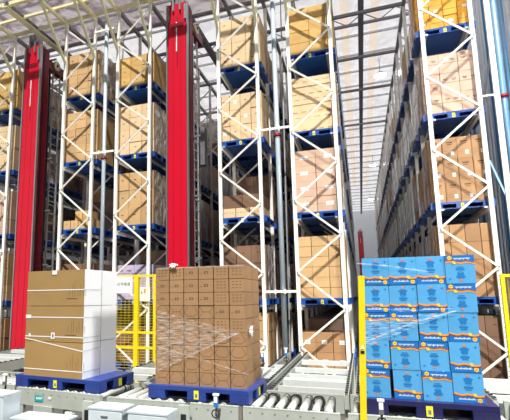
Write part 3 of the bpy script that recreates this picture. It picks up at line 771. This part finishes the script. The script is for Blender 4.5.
fan('stretch_film', (-1.46, 5.535, 1.76), (-2.60, 5.545, 2.03), (-2.60, 5.545, 1.26), 30, M['film'], 'clear stretch film fanned across the front of the brown stack')
def band(pts, wd, mt, label, th=.0):
    m = MB(); o0 = Vector(pts[0]); P = [Vector(p) - o0 for p in pts]
    for a, b in zip(P[:-1], P[1:]): m.poly([(a.x, a.y, a.z - wd / 2), (b.x, b.y, b.z - wd / 2), (b.x, b.y, b.z + wd / 2), (a.x, a.y, a.z + wd / 2)], mt)
    o = m.build('film_strand', None, tuple(o0)); tag(o, label, 'plastic film', 'stretch film on the conveyor stacks'); return o
M['filmw'] = film_mat('bunched_film', .15, .6, 12, (1, 1, 4))
band([(-2.60, 5.543, 1.245), (-1.46, 5.53, 1.765)], .012, M['filmw'], 'thin white film strand rising across the brown stack')
band([(-2.60, 5.543, 1.56), (-1.9, 5.535, 1.40), (-1.375, 5.54, 1.26)], .010, M['filmw'], 'thin film strand sagging across the lower brown stack')
band([(-2.58, 5.543, 2.60), (-1.38, 5.543, 2.605)], .010, M['filmw'], 'thin film strand along the top edge of the brown stack')
m = MB()
for i in range(7):
    a = i * .9; m.cyl((0, 0, 0), (.05 * math.cos(a), -.03, .05 * math.sin(a) * .7 - .01), .022, M['paper'], 7, .006)
m.box(-.05, .04, -.01, .08, .0, .018, M['paper']); o = m.build('film_scrap', None, (-2.37, 5.55, 2.635)); tag(o, 'crumpled white film scrap on top of the brown stack', 'plastic film')
m = MB()
for i in range(6):
    a = i * 1.1; m.cyl((0, 0, 0), (.02, .06 * math.cos(a), .08 * math.sin(a)), .03, M['paper'], 7, .008)
o = m.build('film_knot', None, (-1.375, 5.75, 1.76)); tag(o, 'white knot of film on the right side of the brown stack', 'plastic film')

# ------------------------------------------------------------------ stack 3: blue beverage boxes
def bev_mesh(flip, dd=.42):
    w, h = .284, .309; m = MB(); y0 = -.001
    m.box(-w / 2, w / 2, 0, dd, -h / 2, h / 2, M['sky'], None, {1: M['skyband']})
    hw = w / 2; hh = h / 2
    def wav(x): return -.072 + .010 * math.sin((x + .02) * 34) - (.016 if x > .02 else .016 * max(0, (x + .02) / .04)) + .018 * max(0, (x - .08) / .07)
    n_ = 18; xs = [-hw + w * i / n_ for i in range(n_ + 1)]
    for a, b in zip(xs[:-1], xs[1:]):
        m.poly([(a, y0, -hh), (b, y0, -hh), (b, y0, wav(b)), (a, y0, wav(a))], M['skyband'])
        m.poly([(a, 2 * y0, wav(a) - .010), (b, 2 * y0, wav(b) - .010), (b, 2 * y0, wav(b) + .014), (a, 2 * y0, wav(a) + .014)], M['ribbon'])
        m.poly([(a, 3 * y0, wav(a) - .013), (b, 3 * y0, wav(b) - .013), (b, 3 * y0, wav(b) - .002), (a, 3 * y0, wav(a) - .005)], M['ribbondark'])
    m.poly([(-.0 + .035, 3.5 * y0, wav(.04) + .02), (.065, 3.5 * y0, wav(.06) + .028), (.075, 3.5 * y0, wav(.07) - .004), (.045, 3.5 * y0, wav(.05) - .008)], M['gold'])
    # blue flower shape with the orange star above it
    def blob(cx, cz, r1, r2_, k, mt, yy, ph=0):
        m.poly([(cx + (r1 if i % 2 == 0 else r2_) * math.sin(math.pi * i / k + ph), yy, cz + (r1 if i % 2 == 0 else r2_) * math.cos(math.pi * i / k + ph)) for i in range(2 * k)], mt)
    blob(0, .072, .052, .034, 5, M['skymid'], y0); blob(0, .118, .020, .010, 5, M['star'], 2 * y0)
    m.fq(-.042, .042, -.012, .012, y0, M['skymid']); m.fq(-.03, .03, -.030, -.018, y0, M['skymid']); m.fq(-.02, .02, .022, .028, y0, M['skymid'])
    blob(.105, .105, .016, .008, 4, M['skymid'], y0); 
    # white script, reduced to strokes
    x = -.10; k = 0
    while x < .055:
        a = .010 + .005 * math.sin(k * 2.1); m.poly([(x, 2 * y0, -.125), (x + .008, 2 * y0, -.125 + .002), (x + .010, 2 * y0, -.125 + a * 1.4), (x + .003, 2 * y0, -.125 + a * 1.4)], M['whiteink'])
        x += .0135; k += 1
    m.fq(-.085, .05, -.119, -.115, 2 * y0, M['whiteink'])
    blob(.095, -.125, .026, .019, 6, M['gold'], 2 * y0); m.fq(.083, .107, -.130, -.122, 3 * y0, M['star'])
    if flip: m.v = [(-x_, y_, -z_) for x_, y_, z_ in m.v]
    return m.mesh('beverage_box')
BU, BF = bev_mesh(False), bev_mesh(True)
rows3 = ['UUUF', 'UUUF', 'FFUU', 'UFFU', 'FUFU']
offs = [[0, 0, 0, 0], [.002, .004, .008, .008], [.0, .002, .016, .018], [0, .010, .014, .02], [0, .040, .044, .050]]
BX = -.045
for r_ in range(5):
    for c_ in range(4):
        for k in range(2):
            ch = rows3[r_][c_]
            o = link('beverage_box', BU if ch == 'U' else BF, None, (BX + .287 * (c_ + .5) + offs[r_][c_] * .8 + .017 * (4 - r_), 5.56 + k * .43 + (.004 * ((r_ + c_) % 3)), 1.08 + (4 - r_ + .5) * .311))
            o.rotation_euler = (0, 0, random.uniform(-.006, .006))
            tag(o, 'blue drinks box%s, %s from left in %s, %s of right stack' % (', print upside down' if ch == 'F' else '', ORD[c_], ['top row', 'second row', 'third row', 'fourth row', 'bottom row'][r_], ['front', 'rear'][k]), 'box', 'blue drinks boxes of the right stack')
make_pallet((.60, 5.46, RZ), 'dark indigo plastic pallet under the blue drinks boxes', 'pallets on the conveyors', 1.28, .92, M['indigo'], 0, True, False, True)
fan('stretch_film', (.93, 5.54, 2.03), (-.04, 5.545, 1.92), (-.04, 5.545, 1.60), 16, M['film'], 'clear stretch film fanned across the middle of blue boxes', .002)
band([(-.03, 5.542, 1.66), (.5, 5.538, 1.90), (.95, 5.538, 2.035)], .016, M['filmw'], 'white film strand rising across the middle of blue boxes')
band([(-.03, 5.542, 2.58), (.30, 5.54, 2.54), (.72, 5.54, 2.46)], .014, M['filmw'], 'white film strand across the top row of blue boxes')
band([(-.03, 5.542, 2.10), (.4, 5.54, 2.03), (.92, 5.54, 2.06)], .008, M['filmw'], 'thin film strand across the second row of blue boxes')

# ------------------------------------------------------------------ light
sun = bpy.data.lights.new('daylight', 'SUN'); sun.energy = 5.1; sun.angle = R(1.2); sun.color = (1, .97, .9)
so = bpy.data.objects.new('daylight', sun); col.objects.link(so)
so.rotation_euler = Vector((-.16, 1.0, -1.75)).to_track_quat('-Z', 'Y').to_euler()
def area(name, loc, size, en, colr, target, spread=math.pi):
    l = bpy.data.lights.new(name, 'AREA'); l.shape = 'DISK'; l.size = size; l.energy = en; l.color = colr; l.spread = spread
    o = bpy.data.objects.new(name, l); col.objects.link(o); o.location = loc
    o.rotation_euler = (Vector(target) - Vector(loc)).to_track_quat('-Z', 'Y').to_euler()
area('unseen_area_light', (3.9, 4.4, 6.5), 1.0, 430, (1, .97, .92), (-3, 6.5, 1.2))
l2 = area('unseen_area_light', (1.0, 2.5, 11.0), 1.0, 55, (.9, .95, 1), (4.6, 15, 6), R(55))  # unseen fill added to brighten the right wall; no such fixture known
wd = bpy.data.worlds.new('hall_sky'); sc.world = wd; wd.use_nodes = True
bg = wd.node_tree.nodes['Background']; bg.inputs[0].default_value = (.86, .92, 1, 1); bg.inputs[1].default_value = .10

# ------------------------------------------------------------------ camera
cam = bpy.data.cameras.new('camera'); co = bpy.data.objects.new('camera', cam); col.objects.link(co); sc.camera = co
rx = Vector((.939035, .3437, -.009139)); ry = Vector((-.060075, .137845, -.98863)); rz = Vector((-.338533, .928907, .150089))
co.matrix_world = Matrix(((rx.x, -ry.x, -rz.x, 0), (rx.y, -ry.y, -rz.y, 0), (rx.z, -ry.z, -rz.z, 2.2), (0, 0, 0, 1)))
cam.sensor_fit = 'HORIZONTAL'; cam.sensor_width = 36; cam.lens = 445 / 510 * 36
cam.shift_x = 58 / 510; cam.shift_y = 20 / 510; cam.clip_end = 300; cam.clip_start = .05
sc.view_settings.view_transform = 'Standard'; sc.view_settings.look = 'None'; sc.view_settings.gamma = 1
sc.view_settings.use_curve_mapping = False; sc.view_settings.exposure = .30
